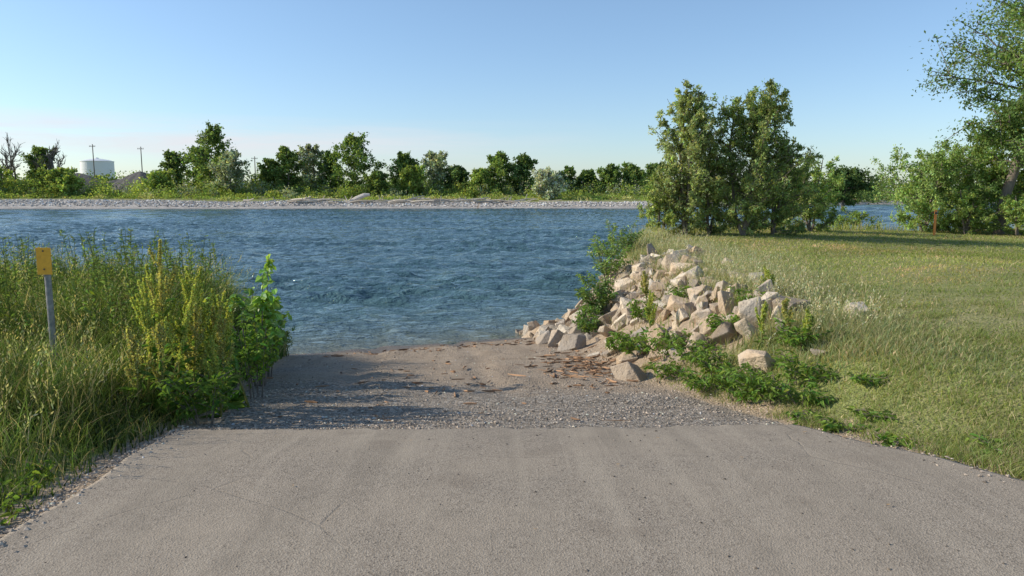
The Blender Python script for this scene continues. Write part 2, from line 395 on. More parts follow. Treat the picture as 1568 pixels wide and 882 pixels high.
for x, y, s in [(.55, 15.7, .24), (.8, 15.9, .24), (1.1, 16.3, .26), (1.5, 16.9, .28), (1.9, 17.3, .26), (.35, 15.3, .16), (.75, 15.1, .2), (1.2, 15.3, .24), (1.7, 12.6, .22), (1.55, 11.9, .18), (1.9, 12.0, .2), (2.1, 17.8, .26), (2.6, 18.6, .22), (.9, 16.7, .24), (1.35, 17.4, .23), (1.5, 9.6, .12), (1.9, 10.2, .16), (2.9, 11.5, .2), (3.1, 12.4, .2), (2.7, 10.4, .18), (3.0, 9.0, .14), (3.3, 9.5, .12)]:
    addrock(G, x, y, s, .35)
G.make('riprap_rocks', M_rock)
for x, y, s, zo, k in [(3.1, 8.3, .22, .45, 2), (2.42, 7.25, .17, .65, 5), (3.8, 8.1, .12, .3, 7), (3.3, 10.8, .2, .35, 9), (2.6, 8.1, .15, .5, 11), (2.1, 9.3, .16, .35, 4), (3.0, 9.8, .17, .45, 12), (2.7, 9.2, .17, .45, 3), (2.85, 7.8, .12, .5, 8), (2.9, 6.9, .08, .4, 10)]:
    g = Geo(); addrock(g, x, y, s, zo, k); g.make('boulder', M_rock)

# ------------------------------------------------------------ grass
def place(xx, yy): return np.stack([xx, yy, height(xx, yy)-.01], 1)
def grass(name, xx, yy, H, W, lean, cb, ct, segs=3, dry=.15, amt=.25):
    N = len(xx); V, F, tt = blades(place(xx, yy), H, W, lean, segs)
    k = tt.shape[1]
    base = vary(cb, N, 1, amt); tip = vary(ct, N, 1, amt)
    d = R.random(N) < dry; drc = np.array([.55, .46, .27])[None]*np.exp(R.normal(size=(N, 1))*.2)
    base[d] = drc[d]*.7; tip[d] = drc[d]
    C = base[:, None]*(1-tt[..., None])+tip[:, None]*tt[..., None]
    return V, F, C.reshape(-1, 3)
def seedheads(G, P, H, col, rs=.008):
    N = len(P); az = R.random(N)*6.28; l = R.uniform(.1, .35, N)
    V, F, tt = blades(P, H, np.full(N, .003), l, 3); C = np.repeat(np.broadcast_to(col, (N, 3))*1.3*R.uniform(.6, 1.2, (N, 1)), tt.shape[1], 0)
    G.add(V, F, C)
    tips = V.reshape(N, -1, 3)[:, -1]; prev = V.reshape(N, -1, 3)[:, -3]
    ax = unit(tips-prev); M = 9
    t = np.linspace(-.10, .06, M)
    Pp = (tips[:, None]+ax[:, None]*(t*1.)[None, :, None]).reshape(-1, 3)+R.normal(size=(N*M, 3))*.005
    V, F, k = leaves(Pp, R.uniform(.018, .035, N*M), .35, 0, axis=np.repeat(ax, M, 0))
    G.add(V, F, vary(col, N*M, k, .2))
# left bank
G = Geo()
N = 72000; yy = 2.4+R.random(N)*10.8; xx = xl(yy)-.06-R.random(N)**1.15*(2.2+yy*.55)
mid = ss(3.4, 5.2, yy+.25*(xl(yy)-xx)); back = ss(6.7, 8.2, yy)
H = (.06+.14*R.random(N)+mid*(.10+.26*R.random(N))+back*(.22+.30*R.random(N)))*(.5+.5*ss(.05, .8, xl(yy)-xx))*(.6+.8*fbm(xx, yy, .8, 51))
kp = R.random(N) < (.35+.65*ss(.0, .5, xl(yy)-xx))*np.where(yy < 5, .45+.55*ss(.35, .6, fbm(xx, yy, .5, 52)), 1)
xx, yy, H = xx[kp], yy[kp], H[kp]; N = len(xx)
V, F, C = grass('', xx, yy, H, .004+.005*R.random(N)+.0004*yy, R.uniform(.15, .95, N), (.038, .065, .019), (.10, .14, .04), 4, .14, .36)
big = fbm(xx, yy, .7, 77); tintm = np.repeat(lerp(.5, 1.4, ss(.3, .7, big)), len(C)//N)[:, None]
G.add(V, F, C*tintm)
n = 2000; y = 4.0+R.random(n)*8; x = xl(y)-.4-R.random(n)*(2.5+y*.5)
seedheads(G, place(x, y), R.uniform(.35, .6, n)+.40*ss(6.5, 8, y), (.30, .285, .145))
G.make('tall_grass', M_grass)
def stalks(name, xx, yy, H, nl, ls, col, asp):
    G = Geo(); z = height(xx, yy)
    for i in range(len(xx)):
        u = np.linspace(0, 1, 5); ax, ay = R.normal(size=2)*.10
        P = np.stack([xx[i]+ax*u**1.5*H[i], yy[i]+ay*u**1.5*H[i], z[i]+H[i]*u], 1); V, F = tube(P, .005*(1-.7*u)+.001, 3); G.add(V, F, (.20, .22, .08))
        n = int(nl*R.uniform(.7, 1.3)); t = .25+.75*R.random(n)**.8; C = np.stack([np.interp(t, u, P[:, k]) for k in range(3)], 1); a = R.random(n)*6.28
        V, F, k = leaves(C, ls*(1.25-.7*t)*R.uniform(.7, 1.2, n), asp, 0, axis=np.stack([np.cos(a), np.sin(a), np.full(n, .55)], 1)); G.add(V, F, vary(np.array(col)*R.uniform(.7, 1.3), n, k, .2))
    G.make(name, M_leaf)
n = 560; y = R.uniform(6.9, 11.5, n); x = xl(y)-.25-R.random(n)*5.5
stalks('goldenrod_growth', x, y, R.uniform(.6, 1.1, n)*(.7+.7*vn(x, y, 1.1, 9))*ss(-.3, 1.5, xl(y)-x+.5), 46, .09, (.105, .15, .042), .25)
# right bank
G = Geo()
N = 86000; yy = 5.4+R.random(N)**1.15*15.5; d = R.normal(1.05, .42, N); xx = xr(yy)+d*rw(yy)
kp = (xx > xr(yy)+.25*rw(yy)) & ((d > .80) | (R.random(N) < np.where(yy < 8, .6, .15))) & (R.random(N) < .3+.7*ss(.35, .6, fbm(xx, yy, 1.2, 60))) & (R.random(N) > ss(1.35, 2.2, d)) & (R.random(N) < ss(5.3, 7.4, yy)+.2)
xx, yy, d = xx[kp], yy[kp], d[kp]; n = len(xx)
H = (.08+.18*R.random(n)+.08*ss(8, 10, yy))*(1-.75*ss(1.0, 1.9, d))*(1-.3*ss(14, 18, yy))*(.45+.55*ss(5.6, 8.0, yy))
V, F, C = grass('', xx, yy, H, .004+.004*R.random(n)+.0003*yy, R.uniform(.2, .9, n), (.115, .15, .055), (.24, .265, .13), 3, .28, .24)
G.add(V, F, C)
n = 1400; y = 7.0+R.random(n)*12.5; x = xr(y)+rw(y)*R.normal(1.05, .2, n)
seedheads(G, place(x, y), R.uniform(.2, .36, n), (.38, .345, .22))
n = 14000; x = R.uniform(3.2, 22, n); y = shore(x)-1.4+R.normal(size=n)*.6 - 1.0*(x < 9)*R.random(n)
V, F, C = grass('', x, y, R.uniform(.15, .45, n), np.full(n, .014), R.uniform(.1, .6, n), (.15, .17, .05), (.32, .33, .11), 3, .25, .2)
G.add(V, F, C)
n = 26000; tx = R.uniform(0, 1, 260); ty = R.uniform(3., 9, 260); tx = xr(ty)+.12+tx**1.5*(ty*.75+.6-xr(ty)).clip(.8); q = R.integers(0, 260, n)
x = tx[q]+R.normal(size=n)*.09; y = ty[q]+R.normal(size=n)*.09; kp = x > xr(y)+.04; x, y = x[kp], y[kp]; n = len(x)
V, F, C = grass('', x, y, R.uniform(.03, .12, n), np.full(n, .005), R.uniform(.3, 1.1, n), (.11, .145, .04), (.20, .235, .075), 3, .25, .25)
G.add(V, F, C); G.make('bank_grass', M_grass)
# mown lawn
G = Geo()
N = 210000; yy = 3.0+27*R.random(N)**1.5; xx = xr(yy)+.10+R.random(N)*(yy*.72+2.2-xr(yy)+.5)
pat = fbm(xx, yy, 1.4, 31)
bare = lerp(.12+.88*ss(.36, .62, 1-pat), .80, ss(7, 10, yy))
kp = (yy < shore(xx)-1.2) & (xx > xr(yy)+np.where(yy > 8, .9*rw(yy), .10)) & (R.random(N) < bare*ss(.0, .7, xx-xr(yy)+.3*(vn(xx, yy, .3, 2)-.3)))
xx, yy, pat = xx[kp], yy[kp], pat[kp]; n = len(xx)
H = .018+.034*R.random(n)+.014*ss(9, 14, yy)+.04*(R.random(n) < .08)
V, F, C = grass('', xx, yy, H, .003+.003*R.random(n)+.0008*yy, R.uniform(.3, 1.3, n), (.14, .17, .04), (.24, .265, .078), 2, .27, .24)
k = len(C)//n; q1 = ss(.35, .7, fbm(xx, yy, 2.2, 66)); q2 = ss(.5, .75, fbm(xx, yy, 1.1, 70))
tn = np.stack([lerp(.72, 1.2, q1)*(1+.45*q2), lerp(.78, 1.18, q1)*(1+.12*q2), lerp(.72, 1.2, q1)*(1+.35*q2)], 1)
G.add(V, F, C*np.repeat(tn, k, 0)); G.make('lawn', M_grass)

# ------------------------------------------------------------ trees
def tree(name, base, H, Rr, tr, nprim, ntwig, lper, lsize, col, cb=.2, aspect=.45, lean=(0, 0), stems=1, prof='oval', amt=.28, twigs=True, seed=0, scat=.5, upc=.9, droop=.2, taper=.8, spread=.45):
    global R
    keepR = R; R = np.random.default_rng(1000+seed)
    e = empty(name); W = Geo(); LP = []; LC = []
    x0, y0 = base; z0 = float(height(x0, y0))-.1
    for sI in range(stems):
        az = R.random()*6.28; sp = 0 if stems == 1 else Rr*spread*R.uniform(.4, 1)
        hs = H*(1 if sI == 0 else R.uniform(.7, .95))
        t = np.linspace(0, 1, 9)
        wob = np.cumsum(R.normal(size=(9, 2))*.02*H, 0)*.5; wob -= wob[0]
        P = np.stack([x0+lean[0]*t**1.3+sp*np.cos(az)*t**.8+wob[:, 0], y0+lean[1]*t+sp*np.sin(az)*t**.8+wob[:, 1], z0+hs*.95*t], 1)
        V, F = tube(P, tr*(1-taper*t)**1.0+.006, 8); W.add(V, F)
        for i in range(nprim//stems):
            tt = cb+(1-cb)*((i+.5)/(nprim//stems))**.85*.97
            q = (tt-cb)/(1-cb)
            pf = {'oval': math.sin(math.pi*min(1, .18+q*.80))**.7, 'cone': (1-q)**.75*.9+.12, 'spire': .62+.38*math.sin(math.pi*min(1, q*1.5)) if q < .35 else (1-((q-.35)/.65))**.8*.98+.10, 'vase': .35+.65*math.sin(math.pi*min(1, q*.9+.1))}[prof]
            L = Rr*pf*R.uniform(.6, 1.15); a = i*2.4+R.normal()*.5
            b0 = np.array([np.interp(tt, t, P[:, j]) for j in range(3)])
            u = np.linspace(0, 1, 6)
            rise = L*upc*R.uniform(.5, 1.1)*(.4+.6*q)
            Q = b0[None]+np.stack([np.cos(a)*L*u, np.sin(a)*L*u, rise*u**1.2], 1)+np.cumsum(R.normal(size=(6, 3))*.05*L, 0)*u[:, None]
            rb = max(tr*.35*(1-tt*.6), .006)
            V, F = tube(Q, rb*(1-.8*u)+.003, 5); W.add(V, F)
            bc = R.uniform(.75, 1.25)
            for j in range(ntwig):
                v = R.uniform(.15, 1.); c0 = np.array([np.interp(v, u, Q[:, k]) for k in range(3)])
                dd = unit(R.normal(size=3)+np.array([np.cos(a)*.7, np.sin(a)*.7, .35])); l = max(L*.32, Rr*.18)*R.uniform(.6, 1.2)
                w = np.linspace(0, 1, 4); T = c0[None]+dd[None]*l*w[:, None]; T[:, 2] += -.08*l*w**2
                if twigs: V, F = tube(T, .4*rb*(1-.8*w)+.002, 4); W.add(V, F)
                nl = int(lper*R.uniform(.3, 1.6)); s = R.random(nl)**.8
                LP.append(c0[None]+dd[None]*l*s[:, None]+R.normal(size=(nl, 3))*l*.28*scat); LC.append(np.full(nl, bc*R.uniform(.85, 1.15)))
    LP = np.concatenate(LP); N = len(LP); LC = np.concatenate(LC)
    V, F, k = leaves(LP, lsize*R.uniform(.6, 1.25, N), aspect, droop)
    cc = vary(col, N, k, amt)*np.repeat(LC, k)[:, None]
    W.make('trunk_and_limbs', M_bark, e, True)
    mk('foliage', V, F, M_leaf, cc, e)
    R = keepR
    return e
YG = (.20, .25, .07); GR = (.125, .175, .055); OL = (.25, .28, .19); DK = (.095, .14, .05)
tree('cottonwood_tree', (4.75, 20.4), 4.2, .95, .04, 96, 7, 44, .085, (.24, .275, .12), cb=.04, stems=4, prof='spire', seed=1, upc=1.7, spread=.5)
tree('cottonwood_tree', (6.3, 20.2), 4.15, 1.2, .05, 120, 7, 44, .085, (.19, .235, .09), cb=.03, stems=4, prof='spire', seed=22, upc=1.5, spread=.5)
tree('willow_tree', (7.3, 20.9), 2.9, 1.0, .04, 60, 6, 44, .085, (.17, .215, .08), cb=.02, stems=3, seed=3)
tree('willow_tree', (4.15, 20.7), 1.9, .75, .03, 40, 6, 42, .08, (.21, .255, .085), cb=.02, stems=3, seed=4)
tree('willow_tree', (5.5, 20.8), 2.8, 1.0, .04, 50, 6, 46, .085, (.20, .245, .095), cb=.02, stems=3, seed=14)
tree('willow_shrub', (9.6, 24), 2.5, 1.1, .04, 46, 6, 44, .09, (.20, .26, .085), cb=.02, stems=3, seed=5)
tree('willow_shrub', (8.7, 23.4), 2.1, .9, .03, 36, 6, 44, .09, (.20, .24, .095), cb=.02, stems=3, seed=6)
tree('willow_shrub', (14.6, 26.5), 3.1, 1.5, .05, 70, 7, 46, .10, (.20, .27, .09), cb=.02, stems=4, seed=7)
tree('willow_shrub', (16.6, 27), 3.4, 1.5, .05, 70, 7, 46, .10, (.19, .25, .08), cb=.02, stems=4, seed=8)
tree('willow_shrub', (18.6, 26.6), 3.3, 1.5, .05, 60, 7, 46, .10, (.18, .24, .07), cb=.02, stems=4, seed=9)
tree('willow_shrub', (15.6, 25.6), 1.7, 1.0, .03, 36, 5, 40, .09, (.20, .26, .075), cb=.02, stems=3, seed=15)
tree('willow_shrub', (16.9, 24.9), 1.5, .9, .03, 32, 5, 40, .09, (.18, .24, .07), cb=.02, stems=3, seed=16)
tree('willow_shrub', (12.9, 28), 1.4, .9, .03, 30, 5, 36, .09, (.16, .22, .06), cb=.02, stems=3, seed=10)
tree('large_cottonwood_tree', (16.7, 25.6), 12, 3.4, .18, 96, 11, 100, .125, (.125, .18, .058), cb=.20, lean=(3.2, 0), prof='vase', seed=11, upc=.75, droop=.5, scat=.75)

fars = [(-98, 156, 9.5, 3.2, GR), (-78.7, 175, 9.5, 3.6, DK), (-88, 148, 4.6, 3, YG), (-69.9, 168, 9.8, 3.5, DK), (-62.5, 155, 13.6, 4.6, GR), (-57.0, 152, 8.2, 3.6, OL), (-51.5, 158, 6.8, 3, GR),
 (-46.3, 156, 9.2, 3.4, GR), (-41.6, 158, 10, 3.4, OL), (-37.5, 158, 8.8, 2.8, GR), (-32.5, 154, 12., 4.8, GR), (-22.1, 156, 8, 3.1, GR), (-19.8, 151, 5.6, 2.4, YG), (-15.4, 158, 8.1, 3.1, OL), (-11.3, 156, 5.4, 2.4, DK),
 (-3.2, 156, 8.1, 3.1, GR), (-6.5, 152, 5.0, 2.2, YG), (2.2, 157, 7.5, 3.3, DK), (6.6, 143, 4.9, 3.0, (.34, .37, .29)), (11.6, 158, 5.0, 2.4, DK), (20.3, 158, 5.4, 2.4, GR), (25.7, 159, 5.6, 3.0, GR), (16, 160, 4.3, 2.2, DK),
 (-92, 150, 4.3, 2.8, GR), (-104, 150, 5.2, 3.2, YG), (31, 165, 6.2, 3, DK), (-70, 150, 4.2, 2.6, YG), (-27, 150, 4.6, 2.4, GR)]
for i, (x, y, h, r, c) in enumerate(fars):
    tree('cottonwood_tree' if c is not OL else 'russian_olive_tree', (x, y), h+.5, r*1.05, .2, 34, 8, 25, .52, c, cb=.06, aspect=.6, seed=100+i, twigs=False, amt=.34, lean=(R.normal()*.6, 0), scat=.8, prof='oval', upc=.75, droop=0)
tree('cottonwood_tree', (52, 118), 8.6, 4.4, .35, 34, 9, 36, .42, DK, cb=.38, aspect=.6, seed=200, twigs=False, scat=.9, upc=.4)
for i, (x, y, h) in enumerate([(-103.5, 156, 14), (-107, 158, 12.5), (-93.5, 154, 13), (-95.6, 156, 12)]):
    rr = np.random.default_rng(50+i); G = Geo(); z0 = float(height(x, y))
    def br(p, d, l, r, dep):
        u = np.linspace(0, 1, 5)[:, None]; P = p[None]+d[None]*l*u+np.cumsum(rr.normal(size=(5, 3))*.05*l, 0)*u
        V, F = tube(P, r*(1-.5*u[:, 0]), 5); G.add(V, F)
        if dep:
            for q in range(6):
                v = rr.uniform(.3, 1); st_ = p+(P[-1]-p)*v
                br(st_, unit(d+rr.normal(size=3)*.4+np.array([0, 0, .2])), l*.5*rr.uniform(.7, 1.2), r*.55, dep-1)
    br(np.array([x, y, z0]), np.array([rr.normal()*.08, 0, 1.]), h*.52, .24, 3)
    G.make('dead_tree', M_bark)

def shrubs(name, cx, cy, h, r, cols, per, ls):
    G = Geo(); n = len(cx); z = height(cx, cy)
    for i in range(n):
        k = int(per*r[i]*R.uniform(.7, 1.3)); d = unit(R.normal(size=(k, 3))); d[:, 2] = np.abs(d[:, 2])
        lump = 1+.35*np.sin(d[:, 0]*7+i)*np.sin(d[:, 2]*6+i*2)
        P = d*(R.random((k, 1))**.35)*lump[:, None]*np.array([r[i], r[i], h[i]])+np.array([cx[i], cy[i], z[i]])
        V, F, q = leaves(P, ls*R.uniform(.6, 1.3, k), .6, 0); G.add(V, F, vary(np.array(cols[R.integers(len(cols))])*R.uniform(.75, 1.2), k, q, .25))
    G.make(name, M_leaf)
n = 330; cx = R.uniform(-125, 34, n); cy = farshore(cx)+R.uniform(20, 35, n)
shrubs('shrub_thicket', cx, cy, R.uniform(.9, 2.8, n)*(1+.5*(cy > 150)), R.uniform(1.2, 2.8, n), [YG, GR, (.22, .27, .07), (.17, .22, .06), OL], 100, .42)
n = 380; cx = R.uniform(-125, 34, n); cy = farshore(cx)+np.interp(cx, [-125, -75, -50, 34], [21, 19, 15, 12])+R.uniform(0, 9, n)
shrubs('low_willow_growth', cx, cy, R.uniform(.3, .9, n), R.uniform(.8, 2.2, n), [YG, (.25, .30, .09), (.33, .33, .15), (.19, .25, .07)], 60, .32)
n = 330; cx = np.concatenate([R.uniform(-260, 40, 230), R.uniform(40, 260, 100)]); cy = np.where(cx < 40, R.uniform(185, 240, n), R.uniform(182, 240, n))
shrubs('distant_treeline', cx, cy, R.uniform(3.0, 5.4, n)*np.where(cx < -85, .7, 1), R.uniform(2.5, 5, n), [DK, GR, (.11, .155, .06)], 76, .75)
n = 90; cx = R.uniform(40, 180, n); cy = farshore(cx)+R.uniform(2, 14, n)
shrubs('shrub_thicket', cx, cy, R.uniform(1., 3.2, n), R.uniform(1.2, 3.2, n), [GR, (.13, .18, .06)], 90, .5)

G = Geo(); n = 70
for i in range(n):
    x = R.choice([-27, -16, -10, -38, 0, -20, -6])+R.normal()*3; y = float(farshore(x))+R.uniform(5, 11); z = float(height(x, y)); L = R.uniform(1.5, 5); a = R.normal()*.35; e = R.normal()*.10
    u = np.linspace(0, 1, 6); P = np.stack([x+np.cos(a)*L*u, y+np.sin(a)*L*u, z+.25+np.abs(np.sin(e))*L*u+.1*np.sin(u*5+i)], 1)
    V, F = tube(P, R.uniform(.10, .26)*(1-.6*u), 6); G.add(V, F, np.array([.58, .50, .40])*R.uniform(.5, 1.25))
    if i % 3 == 0:
        P2 = P[2]+np.array([R.normal()*.3, 0, 1.])[None]*np.linspace(0, R.uniform(.5, 1.1), 4)[:, None]; V, F = tube(P2, .07, 5); G.add(V, F, (.5, .43, .34))
P = np.array([[-29.5, 135, -.5], [-28, 135, .2], [-26.6, 135, .8], [-25.6, 135, .9]]); V, F = tube(P, [.3, .42, .38, .22], 7); G.add(V, F, (.65, .58, .5))
for q in range(6):
    P2 = P[0]+np.array([[0, 0, 0], [R.normal()*.5-.3, R.normal()*.3, R.normal()*.5+.2]])*np.array([[1], [1.6]]); V, F = tube(P2, [.14, .04], 5); G.add(V, F, (.6, .52, .43))
G.make('driftwood_logs', M_chip)
n = 7000; x = R.uniform(-125, 30, n); y = farshore(x)+R.uniform(.2, 1, n)*np.interp(x, [-125, -75, -50, 30], [18, 16, 12, 9]); S = R.uniform(.08, .30, n)
V, F = octs(np.stack([x, y, height(x, y)+S*.2], 1), S); cc = np.array([.50, .45, .39])[None]*np.exp(R.normal(size=(n, 1))*.4)
mk('shore_cobbles', V, F, M_chip, np.repeat(np.minimum(cc, .75), 6, 0))

m, nt, out = newmat('pile_gravel'); b = NB(nt); p = b.pos(); b.princ(out, b.mix(b.noise(p, .8, 5, .7), (.07, .065, .06), (.18, .168, .155)), .95, b.bump(b.noise(p, 3, 4), .6, .3)); M_pile = m
for cx_, cy_, r_, h_ in [(-98, 170, 9.5, 5.4), (-83, 168, 7.5, 5.7), (-91, 174, 9, 4.0)]:
    a = np.linspace(0, 2*np.pi, 49)[:-1]; rr = np.linspace(1, .02, 14); V = []
    for q in rr:
        rad = r_*q*(1+.12*np.sin(a*3+cx_)+.05*np.sin(a*9)); zz = h_*(1-q**1.25)*(1+.08*np.sin(a*4+cx_)*q)
        V.append(np.stack([cx_+rad*np.cos(a)*1.3, cy_+rad*np.sin(a), zz+.2+0*a], 1))
    i = np.arange(13)[:, None]*48; j = np.arange(48)[None]; F = np.stack([i+j, i+(j+1) % 48, i+48+(j+1) % 48, i+48+j], -1).reshape(-1, 4)
    mk('gravel_pile', np.concatenate(V), F, M_pile, smooth=True)

m, nt, out = newmat('white_tank_paint'); b = NB(nt); p = b.pos(); b.princ(out, b.mix(b.noise(p, .4, 3), (.74, .74, .72), (.82, .82, .80)), .5); M_white = m
tk = empty('storage_tank')
def lathe(name, cx, cy, prof, mat, par, n=48):
    a = np.arange(n)/n*2*np.pi; V = np.concatenate([np.stack([cx+r*np.cos(a), cy+r*np.sin(a), np.full(n, z)], 1) for r, z in prof])
    k = len(prof); i = np.arange(k-1)[:, None]*n; j = np.arange(n)[None]
    F = np.stack([i+j, i+(j+1) % n, i+n+(j+1) % n, i+n+j], -1).reshape(-1, 4); return mk(name, V, F, mat, None, par)
lathe('shell', -165, 300, [(6, 0), (6, 5), (6.05, 5.02), (6.05, 5.15), (6, 5.17), (6, 10), (6.05, 10.02), (6.05, 10.15), (6, 10.17), (6, 13.0), (6.15, 13.0), (6.15, 13.2)], M_white, tk)
lathe('roof', -165, 300, [(6.15, 13.2), (4.3, 13.7), (2.0, 14.1), (.6, 14.3), (.6, 14.6), (.01, 14.65)], M_white, tk)
n = 30; cx = R.uniform(-175, -120, n); cy = R.uniform(236, 262, n)
shrubs('distant_treeline', cx, cy, R.uniform(5.2, 6.8, n), R.uniform(3, 5, n), [DK, GR], 80, .9)

for x, y, h in [(-122, 220, 15), (-108, 220, 14.3), (-75, 220, 11.5)]:
    e = empty('utility_pole'); V, F = tube([[x, y, 0], [x, y, h/2], [x, y, h]], [.18, .15, .12], 8); mk('pole', V, F, M_bark, None, e, True)
    V, F = tube([[x-.9, y-.2, h-.7], [x, y-.2, h-.65], [x+.9, y-.2, h-.7]], .06, 6); mk('crossarm', V, F, M_bark, None, e)
    G = Geo()
    for o in (-.8, -.4, .4, .8):
        V, F = tube([[x+o, y-.2, h-.65], [x+o, y-.2, h-.5], [x+o, y-.2, h-.35]], [.05, .08, .04], 6); G.add(V, F)
    G.make('insulators', M_bark, e)

# ------------------------------------------------------------ near plants
def dockplant(G, W, x, y, H, seed):
    z = float(height(x, y)); ax = R.normal()*.10; ay = R.normal()*.08
    u = np.linspace(0, 1, 8); P = np.stack([x+ax*u*H+.02*np.sin(u*5+seed), y+ay*u*H, z+H*u], 1)
    V, F = tube(P, .009*(1-.75*u)+.0015, 6); W.add(V, F, (.28, .28, .10))
    segs = [(P[3:], .036)]
    for i in range(13):
        t = R.uniform(.28, .86); b0 = np.array([np.interp(t, u, P[:, k]) for k in range(3)]); a = R.random()*6.28; L = R.uniform(.12, .34)*(1.15-t)*1.6*min(H, 1.2)
        q = np.linspace(0, 1, 5); Q = b0+np.stack([np.cos(a)*L*.42*q**.7, np.sin(a)*L*.42*q**.7, L*q], 1); V, F = tube(Q, .003*(1-.6*q), 4); W.add(V, F, (.28, .28, .1)); segs.append((Q[1:], .023))
    for S_, rad in segs:
        L = np.linalg.norm(S_[-1]-S_[0]); n = int(L*1350*(1.6 if rad > .03 else 1)); s = R.random(n)
        uu = np.linspace(0, 1, len(S_)); C = np.stack([np.interp(s, uu, S_[:, k]) for k in range(3)], 1)
        w = 1-.75*s
        whorl = .6+.4*np.sin(s*L*180)
        C = C+R.normal(size=(n, 3))*rad*.55*(w*whorl)[:, None]
        V, F, k = leaves(C, R.uniform(.010, .021, n), .8, .3); c = vary((.30, .33, .09) if seed % 3 else (.31, .30, .11), n, k, .22); G.add(V, F, c)
    n = 20; t = R.random(n)**1.3*.62; b0 = np.stack([np.interp(t, u, P[:, k]) for k in range(3)], 1); a = R.random(n)*6.28
    axd = np.stack([np.cos(a), np.sin(a), R.uniform(.1, .9, n)], 1)
    V, F, k = leaves(b0, R.uniform(.12, .26, n)*(1-.5*t)*min(1, H+.15), .24, .1, True, axis=axd); G.add(V, F, vary((.095, .155, .035), n, k, .2))
e = empty('curly_dock_weed'); G = Geo(); W = Geo()
docks = [(-3.02, 6.2, 1.38), (-2.92, 6.35, 1.2), (-2.82, 6.0, 1.08), (-2.65, 6.1, .95), (-2.62, 6.3, 1.12), (-2.98, 5.95, 1.1), (-2.5, 6.35, .92), (-2.88, 6.5, 1.2), (-2.42, 6.6, 1.1), (-2.72, 5.75, .8), (-3.15, 6.5, 1.15), (-2.58, 6.7, 1.0), (-2.95, 5.7, .72), (-2.45, 6.05, .7)]
for i, d in enumerate(docks): dockplant(G, W, d[0], d[1], d[2], i)
G.make('seed_spikes_and_leaves', M_leaf, e); W.make('stems', M_leaf, e)

def leafy(name, x, y, H, Rr, nst, nl, ls, col, aspect, mat, six=True, br=5, droopy=.5):
    e = empty(name); G = Geo(); W = Geo(); z = float(height(x, y))
    for s in range(nst):
        a = R.random()*6.28; L = H*R.uniform(.6, 1.05); o = Rr*R.uniform(.2, .9); u = np.linspace(0, 1, 6)
        P = np.stack([x+.06*np.cos(a)+np.cos(a)*o*u**1.3, y+.06*np.sin(a)+np.sin(a)*o*u**1.3, z+L*u], 1); V, F = tube(P, .008*(1-.7*u)*max(H, .5), 5); W.add(V, F, (.19, .14, .08))
        lines = [P[1:]]
        for j in range(br):
            t = R.uniform(.25, .9); b0 = np.array([np.interp(t, u, P[:, k]) for k in range(3)]); a2 = R.random()*6.28; l = Rr*R.uniform(.3, .7)
            q = np.linspace(0, 1, 4); Q = b0+np.stack([np.cos(a2)*l*q, np.sin(a2)*l*q, l*.8*q*min(1, H*1.5)], 1); V, F = tube(Q, .003*(1-.6*q), 4); W.add(V, F, (.19, .17, .08)); lines.append(Q)
        for S_ in lines:
            n = max(3, int(nl/nst/(br+1)*R.uniform(.7, 1.3))); t = R.random(n)**.8; uu = np.linspace(0, 1, len(S_))
            C = np.stack([np.interp(t, uu, S_[:, k]) for k in range(3)], 1)+R.normal(size=(n, 3))*.012
            a = R.random(n)*6.28; axd = np.stack([np.cos(a), np.sin(a), np.full(n, .1)], 1)
            V, F, k = leaves(C, ls*R.uniform(.55, 1.2, n), aspect, droopy, six, axis=axd, up=.6); G.add(V, F, vary(col, n, k, .22))
    G.make('leaves', mat, e); W.make('stems', M_bark, e)
leafy('cottonwood_sapling', -2.8, 8.1, 1.45, .40, 7, 640, .10, (.18, .29, .055), .85, M_gloss)
leafy('cottonwood_sapling', -3.0, 8.9, 1.15, .45, 5, 380, .095, (.13, .21, .045), .85, M_gloss)
leafy('leafy_weed', -2.5, 7.1, .85, .3, 6, 420, .08, (.12, .19, .04), .4, M_leaf)
leafy('leafy_weed', -2.45, 5.75, .45, .3, 8, 380, .09, (.10, .16, .035), .35, M_leaf)
for x, y, h in [(-3.4, 10, .8), (-3.7, 11.2, .7), (-3.95, 12.3, .55), (-3.2, 9.5, .7), (-3.6, 10.6, .8), (-4.1, 12.9, .4)]:
    leafy('leafy_weed', x-.1, y, h, .3, 7, 380, .07, (.09, .145, .033), .4, M_leaf)
for x, y in [(-2.52, 3.5), (-2.65, 3.75), (-2.6, 3.2), (-2.75, 4.1)]:
    leafy('leafy_weed', x, y, .09, .12, 8, 120, .045, (.13, .2, .038), .5, M_leaf, br=1)
leafy('willow_shrub', 1.5, 13.3, .95, .42, 12, 1500, .085, (.12, .19, .04), .4, M_gloss)
leafy('willow_shrub', 1.25, 12.6, .55, .3, 9, 700, .08, (.11, .18, .035), .4, M_gloss)
leafy('willow_shrub', 2.0, 15.2, 1.15, .5, 12, 1500, .085, (.16, .235, .055), .35, M_gloss)
leafy('willow_shrub', 2.6, 17.3, .8, .45, 10, 900, .085, (.15, .22, .055), .35, M_gloss)
